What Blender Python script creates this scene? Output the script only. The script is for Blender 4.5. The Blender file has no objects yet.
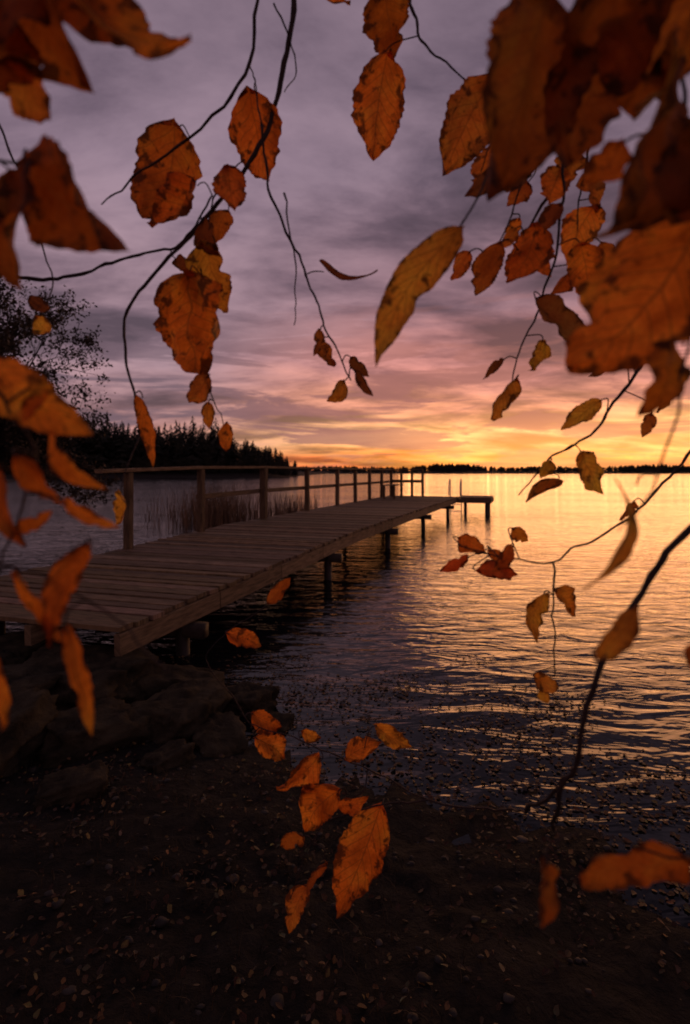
import bpy, bmesh, math, random
from mathutils import Vector, noise, Matrix
R = random.Random(7)
scn = bpy.context.scene
EYE = 1.5

# ------------------------------------------------------------------ helpers
def new_obj(name, verts, faces, mat=None, parent=None, smooth=False, tints=None, uvs=None):
    me = bpy.data.meshes.new(name)
    me.from_pydata([tuple(v) for v in verts], [], faces)
    if tints is not None:
        a = me.color_attributes.new("tint", 'FLOAT_COLOR', 'POINT')
        for i, c in enumerate(tints):
            a.data[i].color = (c[0], c[1], c[2], 1)
    if uvs is not None:
        l = me.uv_layers.new(name="UVMap")
        for lp in me.loops:
            l.data[lp.index].uv = uvs[lp.vertex_index]
    if smooth:
        me.polygons.foreach_set("use_smooth", [True]*len(me.polygons))
    me.update()
    o = bpy.data.objects.new(name, me)
    scn.collection.objects.link(o)
    if mat: me.materials.append(mat)
    if parent: o.parent = parent
    return o

def empty(name):
    e = bpy.data.objects.new(name, None)
    scn.collection.objects.link(e)
    return e

class Geo:
    def __init__(s): s.v=[]; s.f=[]; s.c=[]; s.uv=[]
    def add(s, vs, fs, col=(1,1,1), uvs=None):
        b=len(s.v); s.v += [Vector(v) for v in vs]
        s.f += [tuple(i+b for i in f) for f in fs]
        s.c += [col]*len(vs)
        s.uv += uvs if uvs else [(0,0)]*len(vs)
    def obj(s, name, mat, parent=None, smooth=False):
        return new_obj(name, s.v, s.f, mat, parent, smooth, s.c, s.uv)

def beam(g, p, q, w, h, col=(1,1,1), up=Vector((0,0,1))):
    p=Vector(p); q=Vector(q); d=(q-p).normalized()
    s=d.cross(up)
    if s.length<1e-4: s=Vector((1,0,0))
    s.normalize(); u=s.cross(d).normalized()
    b=min(w,h)*0.12
    ring=[(-w/2+b,-h/2),(w/2-b,-h/2),(w/2,-h/2+b),(w/2,h/2-b),(w/2-b,h/2),(-w/2+b,h/2),(-w/2,h/2-b),(-w/2,-h/2+b)]
    vs=[e+s*a+u*c for e in (p,q) for a,c in ring]
    fs=[(i,(i+1)%8,8+(i+1)%8,8+i) for i in range(8)]+[tuple(range(7,-1,-1)),tuple(range(8,16))]
    L=(q-p).length
    o=R.uniform(0,40)
    uv=[(a+c+o,0) for a,c in ring]+[(a+c+o,L) for a,c in ring]
    g.add(vs,fs,col,uv)

def smooth_path(pts, sub=6, wob=0.0):
    pts=[Vector(p) for p in pts]
    P=[pts[0]*2-pts[1]]+pts+[pts[-1]*2-pts[-2]]
    out=[]
    for i in range(1,len(P)-2):
        for k in range(sub):
            t=k/sub
            a,b,c,d=P[i-1],P[i],P[i+1],P[i+2]
            out.append(0.5*((2*b)+(c-a)*t+(2*a-5*b+4*c-d)*t*t+(3*b-a-3*c+d)*t**3))
    out.append(pts[-1])
    if wob:
        out=[p+noise.noise_vector(p*35)*wob+noise.noise_vector(p*110)*wob*0.4 for p in out]
    return out

def tube(g, path, r0, r1, n=6, col=(1,1,1), knob=0.0):
    vs=[];fs=[];m=len(path)
    ref=Vector((0.3,0.9,0.2))
    for i,p in enumerate(path):
        d=(path[min(i+1,m-1)]-path[max(i-1,0)]).normalized()
        s=d.cross(ref)
        if s.length<1e-3: s=d.cross(Vector((1,0,0)))
        s.normalize(); u=s.cross(d)
        r=r0+(r1-r0)*i/(m-1)
        if knob: r*=1+knob*(noise.noise(p*180)+ (0.6 if i%5==0 else 0))
        for k in range(n):
            a=2*math.pi*k/n
            vs.append(p+(s*math.cos(a)+u*math.sin(a))*r)
    for i in range(m-1):
        for k in range(n):
            fs.append((i*n+k,i*n+(k+1)%n,(i+1)*n+(k+1)%n,(i+1)*n+k))
    fs.append(tuple(range(n-1,-1,-1))); fs.append(tuple((m-1)*n+k for k in range(n)))
    g.add(vs,fs,col)

# ------------------------------------------------------------------ materials
def mat(name):
    m=bpy.data.materials.new(name); m.use_nodes=True
    nt=m.node_tree
    for n in list(nt.nodes): nt.nodes.remove(n)
    return m, nt, nt.nodes.new
def link(nt,a,b): nt.links.new(a,b)
def ramp(nt, stops, interp='LINEAR'):
    r=nt.nodes.new('ShaderNodeValToRGB'); cr=r.color_ramp; cr.interpolation=interp
    while len(cr.elements)<len(stops): cr.elements.new(0.5)
    for e,(p,c) in zip(cr.elements,stops):
        e.position=p; e.color=(*c,1) if len(c)==3 else c
    return r
def math_n(nt,op,a=None,b=None,clamp=False):
    n=nt.nodes.new('ShaderNodeMath'); n.operation=op; n.use_clamp=clamp
    for i,x in enumerate((a,b)):
        if x is None: continue
        if isinstance(x,(int,float)): n.inputs[i].default_value=x
        else: nt.links.new(x,n.inputs[i])
    return n.outputs[0]
def mixc(nt,fac,a,b,mode='MIX'):
    n=nt.nodes.new('ShaderNodeMix'); n.data_type='RGBA'; n.blend_type=mode
    for s,x in ((0,fac),(6,a),(7,b)):
        if isinstance(x,(int,float)): n.inputs[s].default_value=x
        elif isinstance(x,tuple): n.inputs[s].default_value=(*x,1)
        else: nt.links.new(x,n.inputs[s])
    return n.outputs[2]
def noise_n(nt,vec,scale,detail=4,rough=0.5,dist=0.0):
    n=nt.nodes.new('ShaderNodeTexNoise'); n.inputs['Scale'].default_value=scale
    n.inputs['Detail'].default_value=detail; n.inputs['Roughness'].default_value=rough
    n.inputs['Distortion'].default_value=dist
    if vec is not None: nt.links.new(vec,n.inputs['Vector'])
    return n
def mapping(nt,vec,scale=(1,1,1),rot=(0,0,0)):
    n=nt.nodes.new('ShaderNodeMapping'); n.inputs['Scale'].default_value=scale; n.inputs['Rotation'].default_value=rot
    nt.links.new(vec,n.inputs['Vector']); return n.outputs[0]
def attr(nt,name='tint'):
    n=nt.nodes.new('ShaderNodeAttribute'); n.attribute_name=name; return n.outputs['Color']
def bump(nt,h,strength,dist):
    n=nt.nodes.new('ShaderNodeBump'); n.inputs['Strength'].default_value=strength; n.inputs['Distance'].default_value=dist
    nt.links.new(h,n.inputs['Height']); return n.outputs[0]

def simple_mat(name, dark, light, scale, rough=0.8, bstr=0.3, bdist=0.01, tint=True, stretch=(1,1,1), spec=0.3, useuv=False):
    m,nt,N=mat(name)
    tc=N('ShaderNodeTexCoord')
    v=mapping(nt,tc.outputs['UV' if useuv else 'Object'],stretch)
    n1=noise_n(nt,v,scale,8,0.65,0.3)
    r=ramp(nt,[(0.3,dark),(0.7,light)]); link(nt,n1.outputs[0],r.inputs[0])
    c=r.outputs[0]
    if tint: c=mixc(nt,1.0,c,attr(nt),'MULTIPLY')
    p=N('ShaderNodeBsdfPrincipled'); o=N('ShaderNodeOutputMaterial')
    link(nt,c,p.inputs['Base Color']); p.inputs['Roughness'].default_value=rough
    p.inputs['Specular IOR Level'].default_value=spec
    link(nt,bump(nt,n1.outputs[0],bstr,bdist),p.inputs['Normal'])
    link(nt,p.outputs[0],o.inputs[0])
    return m

def ramp_out(nt,x,stops):
    r=ramp(nt,stops); link(nt,x,r.inputs[0]); return r.outputs[0]

def leaf_mat(name, transl=0.5, small=False):
    m,nt,N=mat(name)
    tc=N('ShaderNodeTexCoord'); uv=N('ShaderNodeSeparateXYZ'); link(nt,tc.outputs['UV'],uv.inputs[0])
    u,v=uv.outputs[0],uv.outputs[1]
    au=math_n(nt,'ABSOLUTE',u)
    ph=math_n(nt,'SUBTRACT',math_n(nt,'MULTIPLY',v,9.0),math_n(nt,'MULTIPLY',au,2.2))
    fr=math_n(nt,'ABSOLUTE',math_n(nt,'SUBTRACT',math_n(nt,'FRACT',ph),0.5))
    vein=math_n(nt,'MULTIPLY',math_n(nt,'LESS_THAN',fr,0.06),0.5)
    mid=math_n(nt,'MULTIPLY',math_n(nt,'LESS_THAN',au,0.025),0.6)
    vv=math_n(nt,'MAXIMUM',vein,mid)
    big=noise_n(nt,tc.outputs['Object'],22,5,0.6,0.4)
    sp=noise_n(nt,tc.outputs['Object'],95,4,0.6,0.2)
    sp2=noise_n(nt,tc.outputs['Object'],300,3,0.6)
    base=mixc(nt,1.0,attr(nt),ramp_out(nt,big.outputs[0],[(0.3,(0.55,0.40,0.30)),(0.5,(0.97,0.95,0.9)),(0.7,(1.05,1.5,1.3))]),'MULTIPLY')
    base=mixc(nt,1.0,base,ramp_out(nt,sp2.outputs[0],[(0.3,(0.78,0.74,0.70)),(0.7,(1.04,1.12,1.15))]),'MULTIPLY')
    base=mixc(nt,vv,base,(0.24,0.08,0.02))
    edge=math_n(nt,'ADD',math_n(nt,'MULTIPLY',math_n(nt,'POWER',au,2.0),0.20),sp.outputs[0])
    spot=ramp_out(nt,edge,[(0.61,(0,0,0)),(0.70,(1,1,1))])
    base=mixc(nt,math_n(nt,'MULTIPLY',spot,0.85),base,(0.06,0.022,0.010))
    d=N('ShaderNodeBsdfPrincipled'); d.inputs['Roughness'].default_value=0.62
    d.inputs['Specular IOR Level'].default_value=0.25
    t=N('ShaderNodeBsdfTranslucent'); ms=N('ShaderNodeMixShader'); ms.inputs[0].default_value=transl
    o=N('ShaderNodeOutputMaterial')
    link(nt,base,d.inputs['Base Color']); link(nt,base,t.inputs['Color'])
    h=math_n(nt,'ADD',math_n(nt,'MULTIPLY',vv,-1.0),sp.outputs[0])
    link(nt,bump(nt,h,0.5,0.0015),d.inputs['Normal'])
    link(nt,d.outputs[0],ms.inputs[1]); link(nt,t.outputs[0],ms.inputs[2]); link(nt,ms.outputs[0],o.inputs[0])
    return m

M_leaf=leaf_mat("autumn_leaf",0.66)
M_litter=leaf_mat("leaf_litter",0.1)
M_twig=simple_mat("twig_bark",(0.012,0.009,0.008),(0.05,0.03,0.025),120,0.7,0.4,0.001,False)
M_bark=simple_mat("birch_bark",(0.05,0.04,0.035),(0.45,0.40,0.36),9,0.8,0.5,0.01,False,(1,1,4))
M_wood=simple_mat("weathered_wood",(0.055,0.040,0.024),(0.27,0.195,0.12),5,0.8,0.6,0.006,True,(9,1.0,1.0),0.2,True)
M_pile=simple_mat("wet_wood",(0.012,0.010,0.008),(0.05,0.035,0.026),6,0.6,0.5,0.01,True)
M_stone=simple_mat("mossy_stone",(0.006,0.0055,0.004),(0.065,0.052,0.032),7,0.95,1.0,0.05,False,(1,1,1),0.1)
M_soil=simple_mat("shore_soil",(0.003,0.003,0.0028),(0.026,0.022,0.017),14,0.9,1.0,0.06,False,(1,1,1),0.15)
M_peb=simple_mat("pebble",(0.010,0.009,0.008),(0.045,0.039,0.032),25,0.7,0.5,0.005,True)
M_reed=simple_mat("dry_reed",(0.13,0.08,0.05),(0.26,0.17,0.10),3,0.8,0.0,0.001,True)
M_fol=simple_mat("forest_foliage",(0.010,0.014,0.012),(0.028,0.030,0.020),0.4,0.9,0.0,0.01,True)
M_dark=simple_mat("dark_branches",(0.012,0.010,0.009),(0.03,0.023,0.02),10,0.8,0.2,0.005,True)
M_metal,nt,N=mat("galvanised_metal")
p=N('ShaderNodeBsdfPrincipled'); p.inputs['Base Color'].default_value=(.35,.35,.36,1); p.inputs['Metallic'].default_value=0.9; p.inputs['Roughness'].default_value=0.4
o=N('ShaderNodeOutputMaterial'); link(nt,p.outputs[0],o.inputs[0])

# water
M_water,nt,N=mat("lake_water")
tc=N('ShaderNodeTexCoord')
n1=noise_n(nt,mapping(nt,tc.outputs['Object'],(0.7,2.0,1),(0,0,0.35)),2.6,3,0.55,0.6)
n2=noise_n(nt,mapping(nt,tc.outputs['Object'],(0.7,1.6,1),(0,0,-0.15)),0.55,3,0.5,0.8)
n3=noise_n(nt,mapping(nt,tc.outputs['Object'],(1,1.8,1),(0,0,0.2)),9,2,0.5,0.2)
calm=noise_n(nt,mapping(nt,tc.outputs['Object'],(0.06,0.16,1)),1.0,3,0.5)
h=math_n(nt,'ADD',math_n(nt,'MULTIPLY',n2.outputs[0],1.2),math_n(nt,'ADD',math_n(nt,'MULTIPLY',n1.outputs[0],1.35),math_n(nt,'MULTIPLY',n3.outputs[0],0.14)))
h=math_n(nt,'MULTIPLY',h,ramp_out(nt,calm.outputs[0],[(0.35,(0.45,)*3),(0.62,(1,)*3)]))
p=N('ShaderNodeBsdfPrincipled'); o=N('ShaderNodeOutputMaterial')
p.inputs['Base Color'].default_value=(0.006,0.007,0.008,1); p.inputs['Roughness'].default_value=0.06; p.inputs['IOR'].default_value=1.33
link(nt,bump(nt,h,0.58,0.05),p.inputs['Normal']); link(nt,p.outputs[0],o.inputs[0])

# ------------------------------------------------------------------ world
SAZ=math.radians(26); SEL=math.radians(2.0)
w=bpy.data.worlds.new("World"); scn.world=w; w.use_nodes=True
nt=w.node_tree
for n in list(nt.nodes): nt.nodes.remove(n)
N=nt.nodes.new
tc=N('ShaderNodeTexCoord'); sep=N('ShaderNodeSeparateXYZ'); link(nt,tc.outputs['Generated'],sep.inputs[0])
X,Y,Z=sep.outputs
zc=math_n(nt,'MAXIMUM',Z,0.0)
dot=math_n(nt,'ADD',math_n(nt,'MULTIPLY',X,math.sin(SAZ)),math_n(nt,'MULTIPLY',Y,math.cos(SAZ)))
def mrange(x,a,b,c=0.0,d=1.0):
    n=N('ShaderNodeMapRange'); n.interpolation_type='SMOOTHSTEP'
    for i,v in enumerate((a,b,c,d)): n.inputs[i+1].default_value=v
    link(nt,x,n.inputs[0]); return n.outputs[0]
azf=mrange(dot,0.68,0.98)
den=math_n(nt,'ADD',zc,0.16)
cv=N('ShaderNodeCombineXYZ'); link(nt,math_n(nt,'DIVIDE',X,den),cv.inputs[0]); link(nt,math_n(nt,'DIVIDE',Y,den),cv.inputs[1])
cl=noise_n(nt,mapping(nt,cv.outputs[0],(0.8,1.35,1),(0,0,0.25)),1.7,10,0.60,0.25)
cl2=noise_n(nt,mapping(nt,cv.outputs[0],(0.5,1.3,1),(0,0,-0.25)),0.95,7,0.62,0.3)
clb=noise_n(nt,mapping(nt,cv.outputs[0],(0.7,1.3,1),(0,0,0.9)),0.95,4,0.5,0.2)
zj=math_n(nt,'ADD',zc,math_n(nt,'MULTIPLY',math_n(nt,'SUBTRACT',cl2.outputs[0],0.5),0.18))
zj=math_n(nt,'MAXIMUM',zj,0.0)
sunw=ramp_out(nt,zj,[(0.0,(0.98,0.23,0.04)),(0.02,(1.1,0.38,0.08)),(0.06,(1.15,0.60,0.22)),(0.125,(1.05,0.42,0.23)),(0.20,(0.64,0.26,0.22)),(0.30,(0.33,0.185,0.21)),(0.5,(0.215,0.15,0.19)),(0.78,(0.115,0.086,0.113))])
away=ramp_out(nt,zj,[(0.0,(0.50,0.17,0.11)),(0.04,(0.52,0.22,0.15)),(0.09,(0.40,0.22,0.22)),(0.2,(0.34,0.225,0.26)),(0.5,(0.245,0.178,0.228)),(0.78,(0.135,0.10,0.135))])
g=mixc(nt,azf,away,sunw)
cn=math_n(nt,'ADD',math_n(nt,'MULTIPLY',cl.outputs[0],0.5),math_n(nt,'MULTIPLY',clb.outputs[0],0.5))
cm=ramp_out(nt,cn,[(0.41,(0.36,0.36,0.41)),(0.46,(0.58,0.56,0.62)),(0.495,(0.85,0.81,0.86)),(0.54,(1.20,1.15,1.17)),(0.60,(1.55,1.48,1.46))])
g=mixc(nt,1.0,g,cm,'MULTIPLY')
st=N('ShaderNodeCombineXYZ'); link(nt,math_n(nt,'MULTIPLY',X,2.2),st.inputs[0]); link(nt,math_n(nt,'MULTIPLY',Z,16.0),st.inputs[2]); link(nt,math_n(nt,'MULTIPLY',Y,2.2),st.inputs[1])
sn=noise_n(nt,st.outputs[0],1.5,9,0.64,0.6)
low=ramp_out(nt,zc,[(0.0,(0.4,)*3),(0.05,(0.85,)*3),(0.17,(0.9,)*3),(0.34,(0,)*3)])
sf=math_n(nt,'MULTIPLY',ramp_out(nt,sn.outputs[0],[(0.49,(0,)*3),(0.56,(0.95,)*3)]),low)
streakc=mixc(nt,azf,(0.18,0.115,0.15),(0.44,0.165,0.14))
g=mixc(nt,sf,g,streakc)
glow=math_n(nt,'MULTIPLY',mrange(dot,0.89,1.0),ramp_out(nt,zc,[(0.0,(0.4,)*3),(0.03,(1,)*3),(0.13,(0,)*3)]))
g=mixc(nt,glow,g,(0.85,0.30,0.05),'ADD')
g=mixc(nt,1.0,g,ramp_out(nt,math_n(nt,'ADD',math_n(nt,'MULTIPLY',dot,0.5),0.5),[(0.15,(1.05,0.88,0.86)),(0.6,(1,1,1))]),'MULTIPLY')
sky=N('ShaderNodeTexSky'); sky.sky_type='NISHITA'; sky.sun_disc=False
sky.sun_elevation=SEL; sky.sun_rotation=SAZ
nis=mixc(nt,1.0,sky.outputs[0],(0.05,0.05,0.05),'MULTIPLY')
g=mixc(nt,0.08,g,nis)
bg=N('ShaderNodeBackground'); bg.inputs[1].default_value=1.0; link(nt,g,bg.inputs[0])
wo=N('ShaderNodeOutputWorld'); link(nt,bg.outputs[0],wo.inputs[0])

sd=bpy.data.lights.new("sun",'SUN'); sd.energy=0.85; sd.angle=math.radians(40); sd.color=(1.0,0.42,0.15)
so=bpy.data.objects.new("sun",sd); scn.collection.objects.link(so)
dirv=Vector((math.sin(SAZ)*math.cos(SEL),math.cos(SAZ)*math.cos(SEL),math.sin(SEL)))
so.rotation_euler=dirv.to_track_quat('Z','Y').to_euler(); so.location=(20,40,10)

# ------------------------------------------------------------------ terrain & water
SH=[(-900,100),(-60,95),(-40,60),(-14,16),(-9,9.5),(-6,6.2),(-3.6,4.4),(-1.6,3.5),(-0.62,3.0),(0,2.45),(1.33,1.75),(5,1.2),(30,-1),(900,-60)]
def shore(x):
    for (a,b),(c,d) in zip(SH,SH[1:]):
        if a<=x<=c: return b+(d-b)*(x-a)/(c-a)
    return SH[0][1] if x<0 else SH[-1][1]
def ground_h(x,y):
    n=noise.noise(Vector((x*1.1,y*1.1,3)))*0.45+noise.noise(Vector((x*3.1,y*3.1,9)))*0.25
    d=shore(x)-y+n
    near=min(max(d*0.10,-1.8),0.34+max(0,min(d-5,60))*0.01)
    hd=min((-17-x)*0.20,(y-(135+0.12*(x+60)))*0.12)
    head=min(max(hd,-1.8),1.2)
    far=min(max((y-560-20*noise.noise(Vector((x*0.01,0,0))))*0.1,-1.8),3.0)
    h=max(near,head,far)
    if abs(x)<20 and y<20: h+=0.03*noise.noise(Vector((x*6,y*6,0)))+0.022*noise.noise(Vector((x*15,y*15,0)))
    return h
def axis(lim,n,p):
    return [math.copysign(abs(t)**p,t)*lim for t in [(-1+2*i/n) for i in range(n+1)]]
xs=axis(1400,300,4.2); ys=[y+1.8 for y in axis(1600,300,4.2)]
vs=[(x,y,ground_h(x,y)) for y in ys for x in xs]
W=len(xs)
fs=[(j*W+i,j*W+i+1,(j+1)*W+i+1,(j+1)*W+i) for j in range(len(ys)-1) for i in range(W-1)]
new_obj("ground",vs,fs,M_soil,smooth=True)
new_obj("lake_water",[(-1400,-1500,0),(1400,-1500,0),(1400,1600,0),(-1400,1600,0)],[(0,1,2,3)],M_water)

# ------------------------------------------------------------------ pier
pier=empty("wooden_pier")
def L(y): return -3.65+(y-4.0)*0.346
A0,A1=Vector((-3.65,4.0)),Vector((1.75,19.6))
B0,B1=Vector((-1.50,3.40)),Vector((4.15,18.65))
def dz(s): 
    y=4+15.6*s
    return 0.45+0.16*min(1,max(0,(y-3.6)/5.0))
gp=Geo()
NP=116
for i in range(NP):
    s0=(i+0.07)/NP; s1=(i+0.93)/NP
    a0=A0.lerp(A1,s0);a1=A0.lerp(A1,s1);b0=B0.lerp(B1,s0);b1=B0.lerp(B1,s1)
    ex=(b0-a0).normalized(); ja=R.uniform(-.015,.03); jb=R.uniform(-.012,.03)
    z=dz((i+.5)/NP)+R.uniform(-.005,.005); tw=R.uniform(-.004,.004)
    c=R.uniform(0.5,1.25); col=(c,c*R.uniform(.9,1.0),c*R.uniform(.78,1.0))
    q=[a0-ex*ja,b0+ex*jb,b1+ex*jb,a1-ex*ja]
    lo=[(v.x,v.y,z-.035) for v in q]; hi=[(v.x,v.y,z+(tw if k<2 else -tw)) for k,v in enumerate(q)]
    wl=(b0-a0).length; o_=R.uniform(0,50)
    uvp=[(o_,0),(o_,wl),(o_+.13,wl),(o_+.13,0)]
    gp.add(lo+hi,[(3,2,1,0),(4,5,6,7),(0,1,5,4),(1,2,6,5),(2,3,7,6),(3,0,4,7)],col,uvp*2)
ed=(A1-A0).normalized(); ex=Vector((ed.y,-ed.x))
for i in range(11):
    p0=B1+ed*(-0.55+i*0.145+0.02)
    p1=p0+ex*1.15
    c=R.uniform(.65,1.1)
    z=dz(1)+0.006
    beam(gp,(p0.x,p0.y,z-.02),(p1.x,p1.y,z-.02),0.13,0.035,(c,)*3)
gp.obj("deck_planks",M_wood,pier)
gs=Geo()
K=14
for frac,wd,hh in ((0.0,0.05,0.17),(0.33,0.06,0.15),(0.66,0.06,0.15),(1.0,0.05,0.15)):
    for k in range(K):
        s0=k/K; s1=(k+1)/K-0.0008
        a=A0.lerp(A1,s0).lerp(B0.lerp(B1,s0),frac*0.985+0.008); b=A0.lerp(A1,s1).lerp(B0.lerp(B1,s1),frac*0.985+0.008)
        c=R.uniform(.8,1.3)
        beam(gs,(a.x,a.y,dz(s0)-.043-hh/2),(b.x,b.y,dz(s1)-.043-hh/2),wd,hh,(c,c*.95,c*.88))
c0=B1+ed*-0.6; c1=c0+ex*1.15; c2=c1+ed*1.6; c3=c0+ed*1.6
for a,b in ((c1,c2),(c2,c3),(c0,c1)):
    beam(gs,(a.x,a.y,dz(1)-.12),(b.x,b.y,dz(1)-.12),.05,.15,(.8,.75,.7))
gs.obj("stringers",M_wood,pier)
gl=Geo()
for yy in (4.8,7.8,10.8,14.1,17.9):
    s=(yy-4)/15.6
    a=A0.lerp(A1,s); b=B0.lerp(B1,s); d=(b-a).normalized()
    a2=a+d*0.18; b2=b-d*0.12
    zc_=dz(s)-.037-.17
    beam(gl,(a.x-d.x*.05,a.y-d.y*.05,zc_-.07),(b.x+d.x*.08,b.y+d.y*.08,zc_-.07),.1,.12,(.9,.85,.8))
    for q in (a2,b2):
        path=[Vector((q.x+R.uniform(-.02,.02),q.y,zc_-.0)),Vector((q.x,q.y,-.4)),Vector((q.x,q.y,-1.7))]
        tube(gl,path,.055,.06,10,(.8,.8,.8))
for q in (c1-ex*.15+ed*.2,c2-ex*.15-ed*.2,c2-ex*1.0-ed*.2):
    tube(gl,[Vector((q.x,q.y,dz(1)-.2)),Vector((q.x,q.y,-1.7))],.06,.06,10,(.8,.8,.8))
gl.obj("piles",M_pile,pier,True)
gr=Geo()
def edge(y,off=0.09):
    s=(y-4.0)/15.6; return Vector((L(y)+off*0.94,y-off*0.35,dz(s)))
PY=[6.45,7.9,9.8,11.8,13.7,15.2,16.6,18.0,19.3]
for i,y in enumerate(PY):
    e=edge(y); wd=0.125 if i==2 else 0.095
    c=R.uniform(.55,.85)
    lean=R.uniform(-.012,.012)
    beam(gr,(e.x,e.y,e.z-.25),(e.x+lean,e.y,e.z+0.955+(0.03 if i==2 else 0)),wd,wd,(c,c*.93,c*.85),Vector((0.35,1,0)))
RY=[6.0]+PY[1:]
for i in range(len(RY)-1):
    a=edge(RY[i]); b=edge(RY[i+1]-0.006); c=R.uniform(.9,1.2)
    beam(gr,a+Vector((0,0,.982)),b+Vector((0,0,.982)),.12,.045,(c,c*.93,c*.85))
    if i>=1:
        beam(gr,a+Vector((-.07,0,.53)),b+Vector((-.07,0,.53)),.03,.08,(c*.8,c*.75,c*.7))
a=edge(19.3); pts=[a+Vector((0.4*k*ex.x,0.4*k*ex.y,0)) for k in range(4)]
for q in pts[1:]:
    beam(gr,(q.x,q.y,q.z-.2),(q.x,q.y,q.z+.95),.09,.09,(.6,.55,.5))
beam(gr,a+Vector((0.06*ex.x,0.06*ex.y,.985)),pts[3]+Vector((0,0,.985)),.12,.045,(.8,.75,.7))
beam(gr,a+Vector((0,0.05,.55)),pts[3]+Vector((0,0.05,.55)),.03,.11,(.6,.55,.5))
gr.obj("railing",M_wood,pier)
bench=empty("bench"); gb=Geo()
bq=edge(18.3)+Vector((0.25*ex.x,0.25*ex.y,0))
for k in range(4):
    o1=bq+Vector((ex.x*(.1+k*.11),ex.y*(.1+k*.11),.45)); o2=o1+Vector((ed.x*1.3,ed.y*1.3,0))*-1
    beam(gb,o1,o2,.095,.03,(.7,.65,.6))
for t in (.1,1.2):
    for k in (.08,.42):
        q=bq+Vector((ex.x*k-ed.x*t,ex.y*k-ed.y*t,0)); beam(gb,q+Vector((0,0,.002)),q+Vector((0,0,.43)),.07,.07,(.6,.55,.5))
gb.obj("seat_and_legs",M_wood,bench)
lad=empty("swim_ladder"); gl2=Geo()
lb=c0-ex*0.45+ed*1.62
for k in (0,0.42):
    q=lb+ex*k
    tube(gl2,smooth_path([(q.x-ed.x*.35,q.y-ed.y*.35,dz(1)),(q.x-ed.x*.33,q.y-ed.y*.33,dz(1)+.45),(q.x-ed.x*.1,q.y-ed.y*.1,dz(1)+.6),(q.x+ed.x*.04,q.y+ed.y*.04,dz(1)+.4),(q.x+ed.x*.05,q.y+ed.y*.05,-.7)],6),.02,.02,8)
for zz in (-.3,0,.25,.5):
    q=lb+ed*.05; tube(gl2,[Vector((q.x,q.y,zz)),Vector((q.x+ex.x*.42,q.y+ex.y*.42,zz))],.017,.017,8)
gl2.obj("tubes",M_metal,lad,True)

# ------------------------------------------------------------------ stones
def rock(name,loc,size,seed,mt=M_stone,blocky=0.0):
    bm=bmesh.new(); bmesh.ops.create_icosphere(bm,subdivisions=5,radius=1)
    for v in bm.verts:
        p=v.co.copy()
        if blocky:
            m=max(abs(p.x),abs(p.y),abs(p.z)); p=p.lerp(p/m,blocky)
        o=Vector((seed*7.1,seed*3.3,0))
        f=1+0.22*noise.noise(p*1.1+o)+0.14*noise.noise(p*2.7+o)+0.07*noise.noise(p*7+o)+0.035*noise.noise(p*16+o)
        f-=0.16*abs(noise.noise(p*1.9+o*2))
        v.co=Vector((p.x*size[0],p.y*size[1],p.z*size[2]))*f
    me=bpy.data.meshes.new(name); bm.to_mesh(me); bm.free()
    me.polygons.foreach_set("use_smooth",[True]*len(me.polygons))
    me.materials.append(mt)
    o=bpy.data.objects.new(name,me); scn.collection.objects.link(o); o.location=loc
    o.rotation_euler=(R.uniform(-.2,.2),R.uniform(-.2,.2),seed*1.3)
    return o
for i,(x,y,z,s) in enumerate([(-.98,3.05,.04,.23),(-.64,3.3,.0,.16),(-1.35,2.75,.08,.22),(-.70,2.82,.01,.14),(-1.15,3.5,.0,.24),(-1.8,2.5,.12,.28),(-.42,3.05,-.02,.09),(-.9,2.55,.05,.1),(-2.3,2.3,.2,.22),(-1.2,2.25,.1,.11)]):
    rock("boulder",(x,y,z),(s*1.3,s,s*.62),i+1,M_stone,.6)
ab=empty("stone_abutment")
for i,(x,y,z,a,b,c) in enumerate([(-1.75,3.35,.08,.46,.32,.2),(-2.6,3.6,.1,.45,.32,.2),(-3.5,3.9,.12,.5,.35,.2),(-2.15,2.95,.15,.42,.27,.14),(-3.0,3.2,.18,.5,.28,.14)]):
    r=rock("block_%d"%(i+1),(x,y,z),(a,b,c),i+20,M_stone,.85); r.rotation_euler=(0,0,-.3); r.parent=ab

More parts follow.
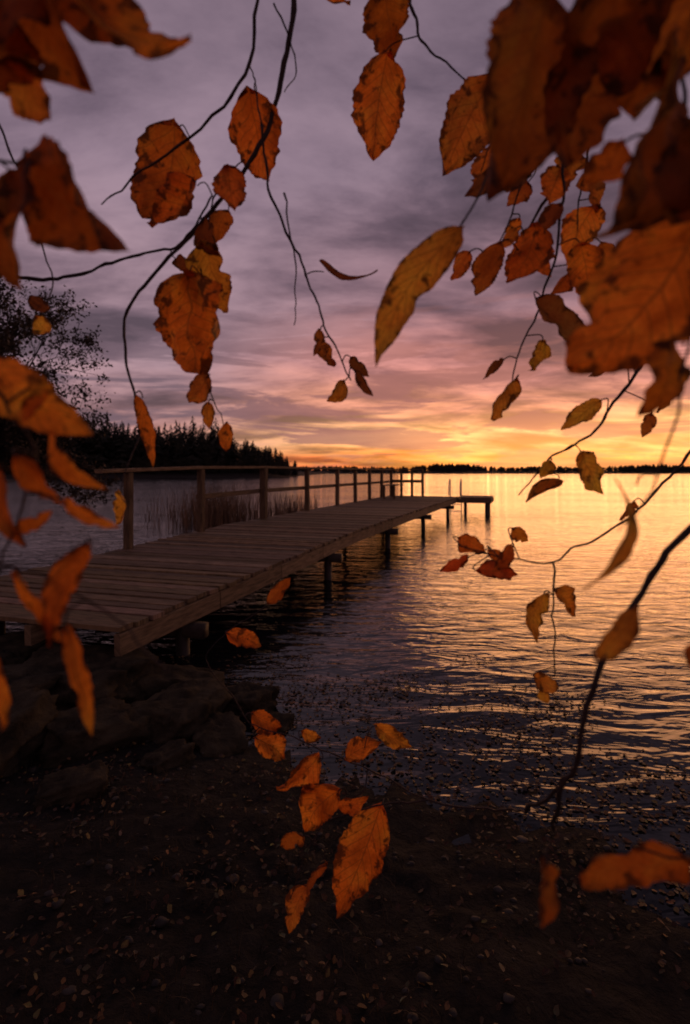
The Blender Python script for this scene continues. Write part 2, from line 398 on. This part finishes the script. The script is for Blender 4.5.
# ------------------------------------------------------------------ leaves
TONE={'O':(.95,.31,.035),'o':(.93,.265,.032),'Y':(.92,.43,.05),'y':(.78,.37,.045),'b':(.62,.185,.03),'c':(.70,.215,.025),'n':(.50,.15,.022),'d':(.24,.075,.022),'r':(.80,.14,.03)}
def leaf(g,base,tip,w,col,nv=26,nu=5,roll=None,curl=None,rough=1.0):
    base=Vector(base); tip=Vector(tip); ax=(tip-base); Ln=ax.length; ax.normalize()
    toward=Vector((0,-1,0)); 
    side=ax.cross(toward)
    if side.length<.05: side=Vector((1,0,0))
    side.normalize(); nrm=side.cross(ax).normalized()
    if roll is None: roll=R.uniform(-.65,.65)
    side2=side*math.cos(roll)+nrm*math.sin(roll); nrm2=nrm*math.cos(roll)-side*math.sin(roll)
    w=w/max(.5,math.cos(roll))*1.12
    fold=R.uniform(.05,.45); cl=R.uniform(-.4,.4) if curl is None else curl
    bend=R.uniform(-.10,.10); sd=R.uniform(0,99); nt_=R.randint(9,14)
    asym=R.uniform(-.15,.15)
    bite=[(R.uniform(.2,.9),R.choice((-1,1)),R.uniform(.1,.5)) for _ in range(R.choice((0,1,2,2)))]
    crk=R.uniform(.12,.26)
    vs=[];uv=[]
    for i in range(nv+1):
        t=i/nv
        hw=(t**0.48)*((1-t)**0.78)/0.535*0.5*w
        if t>.88: hw*=.8
        for j in range(-nu,nu+1):
            s=j/nu
            e=1.0+asym*s
            if abs(j)==nu:
                e+=0.12*rough*(0.5-((t*nt_)%1.0))*-1+.20*rough*noise.noise(Vector((t*6,s*3,sd)))
            for bt,bs,bd in bite:
                if bs*s>0: e*=1-bd*math.exp(-((t-bt)/.06)**2)
            lx=s*hw*e+bend*Ln*math.sin(t*math.pi)
            n_=fold*abs(s)*hw+cl*Ln*(t-.5)**2*2+noise.noise(Vector((t*2.5,s*1.6,sd)))*crk*w*(.4+abs(s))+noise.noise(Vector((t*7,s*4,sd)))*.06*w
            vs.append(base+ax*(t*Ln+ (0.10*w*(s*s)*(1-t)))+side2*lx+nrm2*n_); uv.append((s,t))
    r=2*nu+1
    fs=[(i*r+j,i*r+j+1,(i+1)*r+j+1,(i+1)*r+j) for i in range(nv) for j in range(r-1)]
    g.add(vs,fs,col,uv)

def jit(c,a=.18):
    k=R.uniform(1-a,1+a); return (min(.95,c[0]*k),c[1]*k*R.uniform(.85,1.12),c[2]*k)

class Spray:
    """a branch system; coordinates in millimetres from the height of 1.5 m above the lake"""
    def __init__(s): s.tw=Geo(); s.lf=Geo(); s.paths=[]
    def P(s,x,y,z): return Vector((x/1000,y/1000,EYE+z/1000))
    def twig(s,pts,y=None,r0=1.6,r1=.6):
        P=[s.P(p[0],y+10*math.sin(i*1.7+p[0]*.02) if y is not None else p[1],p[1] if y is not None else p[2]) for i,p in enumerate(pts)]
        path=smooth_path(P,9,.0035)
        s.paths.append(path); tube(s.tw,path,r0/1000,r1/1000,6,(1,1,1),.22)
    def leaves(s,y,lst,jy=22,res=28):
        for bx,bz,tx,tz,w,t in lst:
            o=R.uniform(-jy,jy); k=R.uniform(-.35,.35)*math.hypot(bx-tx,bz-tz)
            b=s.P(bx,y+o,bz); tp=s.P(tx,y+o+k,tz)
            leaf(s.lf,b,tp,w/1000,jit(TONE[t]),res,5)
            best=None
            for path in s.paths:
                for q in path:
                    d=(q-b).length
                    if best is None or d<best[0]: best=(d,q)
            if best and best[0]<.09:
                q=best[1]; ax=(tp-b).normalized(); m=b-ax*min(.012,best[0]*.5); m=(m+ (q+b)/2)/2
                tube(s.tw,smooth_path([q,m,b,b+ax*.004],4),.0007,.0006,5)
            else:
                ax=(tp-b).normalized(); tube(s.tw,[b-ax*.02+Vector((0,0,.01)),b,b+ax*.004],.0007,.0006,5)

S=Spray()
S.twig([(-45,505),(-60,422),(-83,342),(-130,272),(-170,217),(-215,157),(-213,92),(-207,42)],512,3.2,.9)
S.twig([(-83,342),(-75,282),(-45,212),(-27,162),(-10,127),(5,92)],512,1.5,.7)
S.twig([(-60,272),(-50,202),(-53,147)],512,1.0,.5)
S.twig([(-80,505),(-105,382),(-195,302),(-245,267)],512,2.2,.7)
S.twig([(-345,197),(-285,197),(-215,210),(-170,232),(-130,272)],512,2.0,.9)
S.twig([(-70,460),(-50,410),(-62,385)],512,.9,.5)
S.twig([(-83,342),(-92,390),(-100,420)],512,.9,.6)
S.twig([(-130,272),(-112,300),(-104,318)],512,.9,.6)
S.twig([(60,505),(70,452),(85,412),(135,387)],512,1.8,.7)
S.twig([(330,505),(295,422),(245,342),(195,262),(175,212)],512,3.0,.9)
S.twig([(215,302),(212,232),(200,172),(175,122),(160,72)],512,1.4,.6)
S.twig([(245,342),(190,340),(150,335),(135,300)],512,1.2,.5)
S.twig([(245,342),(238,280),(232,220)],512,1.2,.5)
S.twig([(215,330),(180,290),(160,240),(150,200)],512,1.2,.5)
S.twig([(380,210),(290,92),(255,42),(205,12),(170,-23)],512,2.0,.6)
S.twig([(370,60),(350,22),(295,-38),(235,-73),(195,-88),(115,-73)],512,1.8,.6)
S.twig([(203,-88),(207,-128),(213,-208)],512,1.1,.6)
S.twig([(-145,222),(-137,102),(-123,47)],512,1.0,.5)
S.twig([(-130,272),(-135,240),(-150,222)],512,.9,.5)
S.twig([(-345,350),(-330,300),(-290,190),(-300,150)],512,1.2,.5)
S.leaves(512,[(-170,350,-205,255,76,'c'),(-140,280,-188,238,38,'o'),(-92,388,-72,300,56,'o'),(-115,298,-107,250,34,'b'),(-148,195,-137,94,82,'o'),(-133,228,-115,160,42,'Y'),(-132,94,-155,67,20,'b'),(-119,50,-119,20,16,'o'),(-134,70,-132,42,14,'o'),(-177,222,-155,204,16,'d'),(-140,246,-122,208,26,'d'),(-120,270,-135,238,22,'b'),
 (40,424,27,329,58,'o'),(40,482,52,425,48,'c'),(-45,490,5,460,22,'o'),(-25,202,32,186,9,'d'),(-27,132,-10,107,16,'b'),(-24,140,-30,112,12,'b'),(0,94,-18,72,19,'y'),(5,119,25,97,13,'d'),(10,97,27,72,10,'d'),(-200,77,-187,7,17,'O'),(-215,-16,-217,-50,18,'y'),(-300,150,-283,132,22,'Y'),(-310,172,-287,157,16,'d'),
 (145,387,100,304,58,'b'),(180,340,133,275,46,'b'),(178,285,107,250,24,'d'),(187,240,160,182,40,'o'),(150,220,128,170,30,'b'),(185,172,230,107,34,'d'),(200,134,185,102,24,'y'),(230,224,236,165,36,'o'),(167,92,145,52,24,'y'),(255,72,217,42,18,'y'),(165,117,142,94,10,'d'),(225,22,250,-20,32,'y'),(211,-8,169,-28,14,'b'),(265,107,235,90,12,'d'),(215,302,195,257,32,'o'),(255,272,225,212,38,'o'),(200,238,215,205,20,'b'),
 (240,330,215,290,34,'b'),(290,150,310,105,34,'b'),(205,12,192,-6,14,'y'),(122,215,105,188,16,'b'),(175,255,168,230,16,'o'),(330,95,322,60,22,'b'),(190,300,165,270,24,'b'),(210,260,190,235,20,'d'),(238,300,252,262,26,'b'),(165,235,150,215,14,'b'),(228,200,212,178,18,'b'),(250,225,262,190,22,'b'),(280,120,262,100,14,'y'),(310,60,300,35,14,'b'),
 (117,-68,145,-83,22,'o'),(130,-88,100,-106,17,'r'),(130,-98,177,-106,22,'r'),(150,-80,172,-112,17,'o'),(173,-58,188,-71,17,'o'),(200,-120,183,-166,25,'Y'),(203,-113,227,-143,22,'o'),(187,-203,217,-218,19,'Y'),(200,-218,205,-233,13,'y'),(300,-30,285,-50,12,'b'),(160,-70,140,-95,14,'o')])
S.twig([(150,384,330),(120,384,250),(92,384,192),(86,384,182)],None,1.2,.6)
leaf(S.lf,S.P(86,384,182),S.P(20,370,75),.033,jit(TONE['Y'],.02),30,5,.3,.1,.5)
# near left
S.twig([(-260,330),(-200,262),(-150,243),(-118,240),(-122,216)],256,2.0,.7)
S.twig([(-240,190),(-200,170),(-172,156),(-156,158)],256,1.4,.6)
S.twig([(-220,90),(-185,62),(-168,30),(-160,8),(-168,-40),(-172,-80)],256,1.1,.5)
S.twig([(-200,-40),(-165,-46),(-135,-62),(-100,-90),(-84,-96)],256,.9,.4)
S.leaves(256,[(-110,247,-182,208,58,'n'),(-152,243,-133,190,48,'n'),(-132,226,-72,190,38,'c'),(-165,225,-182,185,36,'n'),(-172,155,-115,108,42,'n'),(-158,158,-165,92,40,'n'),(-185,140,-178,100,32,'n'),(-170,205,-150,180,24,'b'),(-182,57,-133,19,30,'o'),(-158,22,-125,-10,15,'o'),(-162,9,-142,-17,17,'o'),(-172,2,-165,-40,17,'b'),(-142,-14,-117,-30,9,'o'),(-130,-36,-142,-84,19,'O'),(-165,-49,-134,-84,20,'O'),(-135,-74,-125,-134,9,'o'),(-174,-78,-168,-125,16,'o'),(-168,-30,-150,-20,10,'o'),(-150,45,-165,25,12,'b')],12,28)
# near right
S.twig([(230,330),(170,262),(120,250),(108,246)],256,2.2,.8)
S.twig([(230,330),(176,240),(172,200),(176,120),(168,66),(150,0),(140,-30)],256,1.3,.4)
S.twig([(230,-60),(190,-75),(160,-85),(128,-94)],256,.8,.4)
S.twig([(240,-150),(200,-180),(178,-197),(120,-188),(100,-192)],256,.8,.4)
S.leaves(256,[(106,248,82,148,64,'n'),(140,250,116,160,52,'n'),(168,206,132,112,60,'n'),(178,240,150,178,56,'n'),(180,125,122,52,62,'O'),(168,66,150,28,26,'c'),(148,-3,122,-57,12,'Y'),(128,-94,155,-69,14,'Y'),(173,-82,166,-97,12,'o'),(100,-192,95,-219,17,'n'),(178,-197,127,-218,32,'n'),(178,165,150,115,48,'n'),(135,160,120,135,20,'c')],10,28)
# drooping branch on the right and the spray below it
S.twig([(420,330,60),(330,350,0),(243,350,-33),(203,350,-82),(174,350,-135),(160,355,-196),(160,390,-262),(175,430,-300)],None,3.0,1.4)
S.twig([(160,362,-215),(168,470,-310),(170,560,-370),(106,640,-410),(31,640,-372),(-56,640,-335),(-119,640,-316)],None,1.5,.6)
S.twig([(106,640,-410),(30,640,-420),(-31,640,-447),(-69,640,-535)],None,1.2,.5)
S.twig([(31,640,-372),(20,640,-400),(-12,640,-415)],None,.9,.5)
S.twig([(-119,640,-316),(-150,640,-270),(-175,640,-230),(-146,640,-198)],None,.8,.4)
S.leaves(640,[(-119,-304,-81,-329,27,'o'),(-112,-335,-75,-366,30,'o'),(-29,-356,-84,-406,40,'o'),(0,-360,46,-341,23,'o'),(38,-322,88,-360,24,'O'),(-6,-385,-50,-441,44,'o'),(-12,-410,29,-398,19,'o'),(-50,-454,-81,-472,27,'b'),(48,-424,-10,-540,66,'o'),(-25,-472,-50,-510,20,'b'),(-46,-522,-69,-572,27,'b'),(-146,-198,-104,-220,24,'o'),(-56,-329,-31,-341,17,'o'),(-94,-160,-66,-129,19,'b')],22)
birch=empty("birch_tree")
gt=Geo()
tr=smooth_path([(1.05,-.75,.1),(1.0,-.7,1.2),(.95,-.72,2.4),(1.02,-.8,4.0),(.9,-.7,6.5)],10,.01)
tube(gt,tr,.13,.05,14)
def limb(pts,r0,r1): tube(S.tw,smooth_path(pts,8,.01),r0,r1,8)
limb([(.96,-.72,2.3),(.75,-.2,2.5),(.45,.3,2.35),(.33,.512,EYE+.51)],.03,.003)
limb([(.96,-.72,2.6),(.5,-.2,2.75),(.15,.35,2.4),(.06,.512,EYE+.51)],.025,.002)
limb([(.5,-.2,2.75),(.1,.1,2.6),(-.05,.4,2.3),(-.045,.512,EYE+.51)],.015,.0026)
limb([(.1,.1,2.6),(-.1,.3,2.45),(-.09,.45,2.2),(-.08,.512,EYE+.51)],.008,.002)
limb([(.1,.1,2.6),(-.3,.1,2.3),(-.3,.2,1.95),(-.26,.256,EYE+.33)],.01,.002)
limb([(-.3,.1,2.3),(-.5,.3,2.1),(-.45,.45,1.8),(-.345,.512,EYE+.197)],.006,.0018)
limb([(-.3,.1,2.3),(-.4,.15,1.9),(-.3,.25,1.7),(-.24,.256,EYE+.19)],.005,.0014)
limb([(-.4,.15,1.9),(-.42,.2,1.7),(-.3,.25,1.62),(-.22,.256,EYE+.09)],.004,.0013)
limb([(-.42,.2,1.7),(-.45,.2,1.5),(-.3,.25,1.45),(-.2,.256,EYE-.04)],.003,.0011)
limb([(-.5,.3,2.1),(-.5,.5,2.0),(-.42,.512,1.95),(-.345,.512,EYE+.35)],.004,.0012)
limb([(.75,-.2,2.5),(.5,.1,2.2),(.3,.22,1.95),(.23,.256,EYE+.33)],.012,.002)
limb([(.96,-.72,2.0),(.9,-.1,2.1),(.6,.3,1.8),(.42,.33,EYE+.06)],.02,.0032)
limb([(.9,-.1,2.1),(.65,.3,2.0),(.5,.5,1.85),(.38,.512,EYE+.21)],.01,.002)
limb([(.6,.3,1.8),(.5,.45,1.7),(.42,.5,1.6),(.37,.512,EYE+.06)],.006,.0018)
limb([(.6,.3,1.8),(.45,.25,1.6),(.3,.25,1.48),(.23,.256,EYE-.06)],.005,.0009)
limb([(.45,.25,1.6),(.45,.22,1.45),(.32,.25,1.38),(.24,.256,EYE-.15)],.004,.0009)
gt.obj("trunk",M_bark,birch,True)
S.tw.obj("twigs",M_twig,birch,True)
S.lf.obj("leaves",M_leaf,birch,True)

# ------------------------------------------------------------------ litter
gf=Geo(); gpb=Geo()
def flat_leaf(x,y,z,s,col,tilt=.3):
    a=R.uniform(0,6.28); n=4
    d=Vector((math.cos(a),math.sin(a),R.uniform(-tilt,tilt))).normalized(); sd_=d.cross(Vector((R.uniform(-tilt,tilt),R.uniform(-tilt,tilt),1))).normalized(); up=sd_.cross(d)
    vs=[];uv=[]
    f=R.uniform(.0,.6)
    for i in range(n+1):
        t=i/n; hw=(t**.6)*((1-t)**.8)*.85*s
        for k in (-1,0,1):
            vs.append(Vector((x,y,z))+d*(t-.5)*s+sd_*k*hw*R.uniform(.65,1.25)+up*(abs(k)*hw*f)); uv.append((k,t))
    fs=[(i*3+j,i*3+j+1,(i+1)*3+j+1,(i+1)*3+j) for i in range(n) for j in range(2)]
    gf.add(vs,fs,col,uv)
cols=[(.22,.10,.035),(.17,.105,.045),(.08,.045,.025),(.30,.19,.06),(.05,.033,.02),(.13,.095,.06),(.12,.11,.06)]
for _ in range(34000):
    x=R.uniform(-3.2,3.8); y=R.uniform(.7,4.2)
    if abs(x)>y*.75+.4: continue
    h=ground_h(x,y)
    if h<=0.0:
        dd=y-shore(x)
        if R.random()<min(.998,max(0,dd)*.50-.05+1.1*noise.noise(Vector((x*1.3,y*1.9,5)))): continue
        c=jit(R.choice(cols),.4); k=R.uniform(.3,1.1)
        flat_leaf(x,y,.004,R.uniform(.006,.032),tuple(v*k for v in c),.2)
    elif R.random()<.50+.9*noise.noise(Vector((x*2,y*2,1))):
        k=R.uniform(.2,.75) if R.random()<.96 else 1.5
        flat_leaf(x,y,h+.008,R.uniform(.006,.030),tuple(v*k for v in jit(R.choice(cols),.4)),.7)
gf.obj("fallen_leaves",M_litter,None,True)
for _ in range(1800):
    x=R.uniform(-2.6,2.6); y=R.uniform(.7,4.0)
    if abs(x)>y*.75+.4: continue
    h=ground_h(x,y)
    if h<-.03: continue
    r=R.uniform(.004,.014)*(1.8 if R.random()<.05 else 1)
    bm=bmesh.new(); bmesh.ops.create_icosphere(bm,subdivisions=1 if r<.012 else 2,radius=r)
    o_=Vector((R.uniform(0,50),0,0)); sc=(R.uniform(.8,1.4),R.uniform(.8,1.2),R.uniform(.35,.65))
    vs=[]
    for v in bm.verts:
        k=1+.45*noise.noise(v.co/r*1.2+o_); vs.append((x+v.co.x*k*sc[0],y+v.co.y*k*sc[1],h+v.co.z*k*sc[2]))
    c=R.uniform(.3,1.3)
    gpb.add(vs,[tuple(v.index for v in f.verts) for f in bm.faces],(c,c*.97,c*.93)); bm.free()
gpb.obj("shore_pebbles",M_peb,None,True)
gg=Geo()
def blade(g,x,y,z,h,w,col,lean=.3):
    a=R.uniform(0,6.28); b=R.uniform(0,6.28); l=R.uniform(0,lean)*h
    pr=Vector((math.cos(b)*w,math.sin(b)*w,0)); vs=[]
    for i in range(5):
        t=i/4; c=Vector((x+math.cos(a)*l*t*t,y+math.sin(a)*l*t*t,z+h*t*(1-.15*t*lean)))
        k=(1-t*.9); vs+= [c-pr*k,c+pr*k]
    g.add(vs,[(2*i,2*i+1,2*i+3,2*i+2) for i in range(4)],col,None)
for _ in range(420):
    cx=R.uniform(-4.5,2.0); cy=R.uniform(.3,3.8)
    if ground_h(cx,cy)<.04: continue
    for _ in range(R.randint(6,18)):
        x=cx+R.gauss(0,.05); y=cy+R.gauss(0,.05)
        c=R.uniform(.08,.35); blade(gg,x,y,ground_h(x,y)-.01,R.uniform(.02,.09),.0018,(c,c,c*.7),1.2)
gg.obj("grass_tufts",M_reed)

gre=Geo()
for _ in range(1700):
    k=R.random()
    if k<.5: x=R.gauss(-3.9,.5); y=R.gauss(15.5,1.0)
    elif k<.8: x=R.uniform(-6.5,-1.2); y=R.gauss(18,1.2)
    else: x=R.gauss(-1.9,.5); y=R.gauss(17.5,.8)
    c=R.uniform(.35,1.05)
    blade(gre,x,y,-.1,R.uniform(.6,1.5)*(1 if k<.5 else .75),.010,(c,c*.92,c*.85),.35)
gre.obj("reed_bed",M_reed)

# ------------------------------------------------------------------ forests
def conifer(g,x,y,z,H):
    Wd=H*R.uniform(.17,.26); c=R.uniform(.5,1.2)
    tube(g,[Vector((x,y,z-.5)),Vector((x,y,z+H*.98))],H*.012,H*.003,4,(c,c,c))
    n=int(R.uniform(90,120))
    for i in range(n):
        t=(i/n)**.9; zz=z+H*(.06+.94*t); r=Wd*(1-t)**.8*R.uniform(.5,1.25)+.12
        a=R.uniform(0,6.28); dr=Vector((math.cos(a),math.sin(a),0)); s=Vector((-dr.y,dr.x,0))*r*.42
        p=Vector((x,y,zz)); q=p+dr*r+Vector((0,0,-r*.35))
        g.add([p+Vector((0,0,H*.03)),q+s,q-s+Vector((0,0,-.1)),q+dr*r*.25],[(0,1,3),(0,3,2)],(c,c,c))
def broad(g,x,y,z,H):
    c=R.uniform(.7,1.5); col=(c*1.15,c,c*.8)
    tube(g,[Vector((x,y,z-.5)),Vector((x+R.uniform(-.3,.3),y,z+H*.8))],H*.015,H*.004,4,(c,c,c))
    lobes=[(Vector((R.gauss(0,H*.13),R.gauss(0,H*.13),H*R.uniform(.3,.88))),H*R.uniform(.09,.16)) for _ in range(9)]
    for lc,lr in lobes:
        for _ in range(28):
            v=Vector((R.gauss(0,1),R.gauss(0,1),R.gauss(0,1))).normalized()*lr*R.uniform(.4,1.15)
            p=Vector((x,y,z))+lc+v; s=H*.03
            g.add([p+Vector((R.uniform(-s,s),R.uniform(-s,s),R.uniform(-s,s))) for _ in range(4)],[(0,1,2),(0,2,3)],col)
gfo=Geo()
for i in range(560):
    x=-18-240*(R.random()**1.35); 
    y0=135+0.12*(x+60); y=y0+14+R.random()**1.5*40
    k=min(1,.28+(-18-x)/40)
    k*=1+.25*noise.noise(Vector((x*.06,0,2)))
    cf=R.random()<.62
    H=R.uniform(11.5,16.5)*k*(y/150)*(1.0 if cf else .82)
    (conifer if cf else broad)(gfo,x,y,ground_h(x,y),H)
for i in range(200):
    x=-17-160*R.random(); y=135+.12*(x+60)+6+R.random()*6
    broad(gfo,x,y,ground_h(x,y)-.5,R.uniform(2.5,6))
gfo.obj("forest",M_fol)
gfa=Geo()
for i in range(1500):
    x=R.uniform(-260,760); y=R.uniform(572,640); H=R.uniform(5,9)*(0.75+.5*noise.noise(Vector((x*.012,0,4))))
    z=ground_h(x,y); c=R.uniform(.6,1.3)
    for k in range(9):
        t=R.random(); r=H*.30*(1-t*.75)
        p=Vector((x+R.uniform(-r,r),y+R.uniform(-2,2),z+H*t*.85))
        s=H*.2
        gfa.add([p+Vector((-s,0,-s)),p+Vector((s,0,-s)),p+Vector((R.uniform(-s,s)*.5,0,s*1.2))],[(0,1,2)],(c,c,c))
gfa.obj("distant_treeline",M_fol)

# ------------------------------------------------------------------ bank tree on the left
gb_=Geo(); gbl=Geo()
def grow(p,d,ln,r,depth):
    pts=[p]; q=p.copy(); dd=d.copy()
    for i in range(4):
        dd=(dd+Vector((R.gauss(0,.13),R.gauss(0,.13),R.gauss(0.02,.10)))).normalized(); q=q+dd*ln/4; pts.append(q.copy())
    tube(gb_,pts,max(r,.006),max(r*.6,.004),5 if depth>2 else 3)
    if depth<=1:
        for k in range(8):
            c=pts[R.randint(1,4)]+Vector((R.gauss(0,.07),R.gauss(0,.07),R.gauss(0,.07))); s=R.uniform(.03,.065)
            v1=Vector((R.gauss(0,1),R.gauss(0,1),R.gauss(0,1))).normalized()*s; v2=v1.cross(Vector((R.gauss(0,1),R.gauss(0,1),R.gauss(0,1)))).normalized()*s*.6
            gbl.add([c-v1,c+v2,c+v1,c-v2],[(0,1,2,3)],(2.2,2.0,1.3))
    if depth==0: return
    for k in range(R.choice((3,4,4)) if depth<5 else 5):
        i=R.randint(1,4); ax=Vector((R.gauss(0,1),R.gauss(0,1),R.gauss(0,.6))).normalized()
        nd=(dd+ax*R.uniform(.5,.95)).normalized()
        grow(pts[i],nd,ln*R.uniform(.58,.8),r*.52,depth-1)
for dirn in ((.45,-.1,1),(.8,.1,.75),(.1,.2,1),(1.0,-.1,.7),(.3,-.2,1.1)):
    grow(Vector((-10.4,12.5,.6)),Vector(dirn).normalized(),2.5,.07,5)
bt=empty("bank_tree")
tube(gb_,[Vector((-10.5,12.5,-.2)),Vector((-10.4,12.5,.7))],.14,.09,8)
gb_.obj("branches",M_dark,bt); gbl.obj("foliage",M_dark,bt)

# ------------------------------------------------------------------ camera
cd=bpy.data.cameras.new("camera"); cam=bpy.data.objects.new("camera",cd); scn.collection.objects.link(cam)
cd.sensor_fit='VERTICAL'; cd.sensor_height=36; cd.lens=18; cd.shift_y=-0.039
cd.clip_start=.02; cd.clip_end=5000
cam.location=(0,0,EYE); cam.rotation_euler=(math.radians(90),0,0)
cd.dof.use_dof=True; cd.dof.focus_distance=1.1; cd.dof.aperture_fstop=4.5
scn.camera=cam
scn.view_settings.view_transform='Standard'; scn.view_settings.look='None'; scn.view_settings.exposure=0
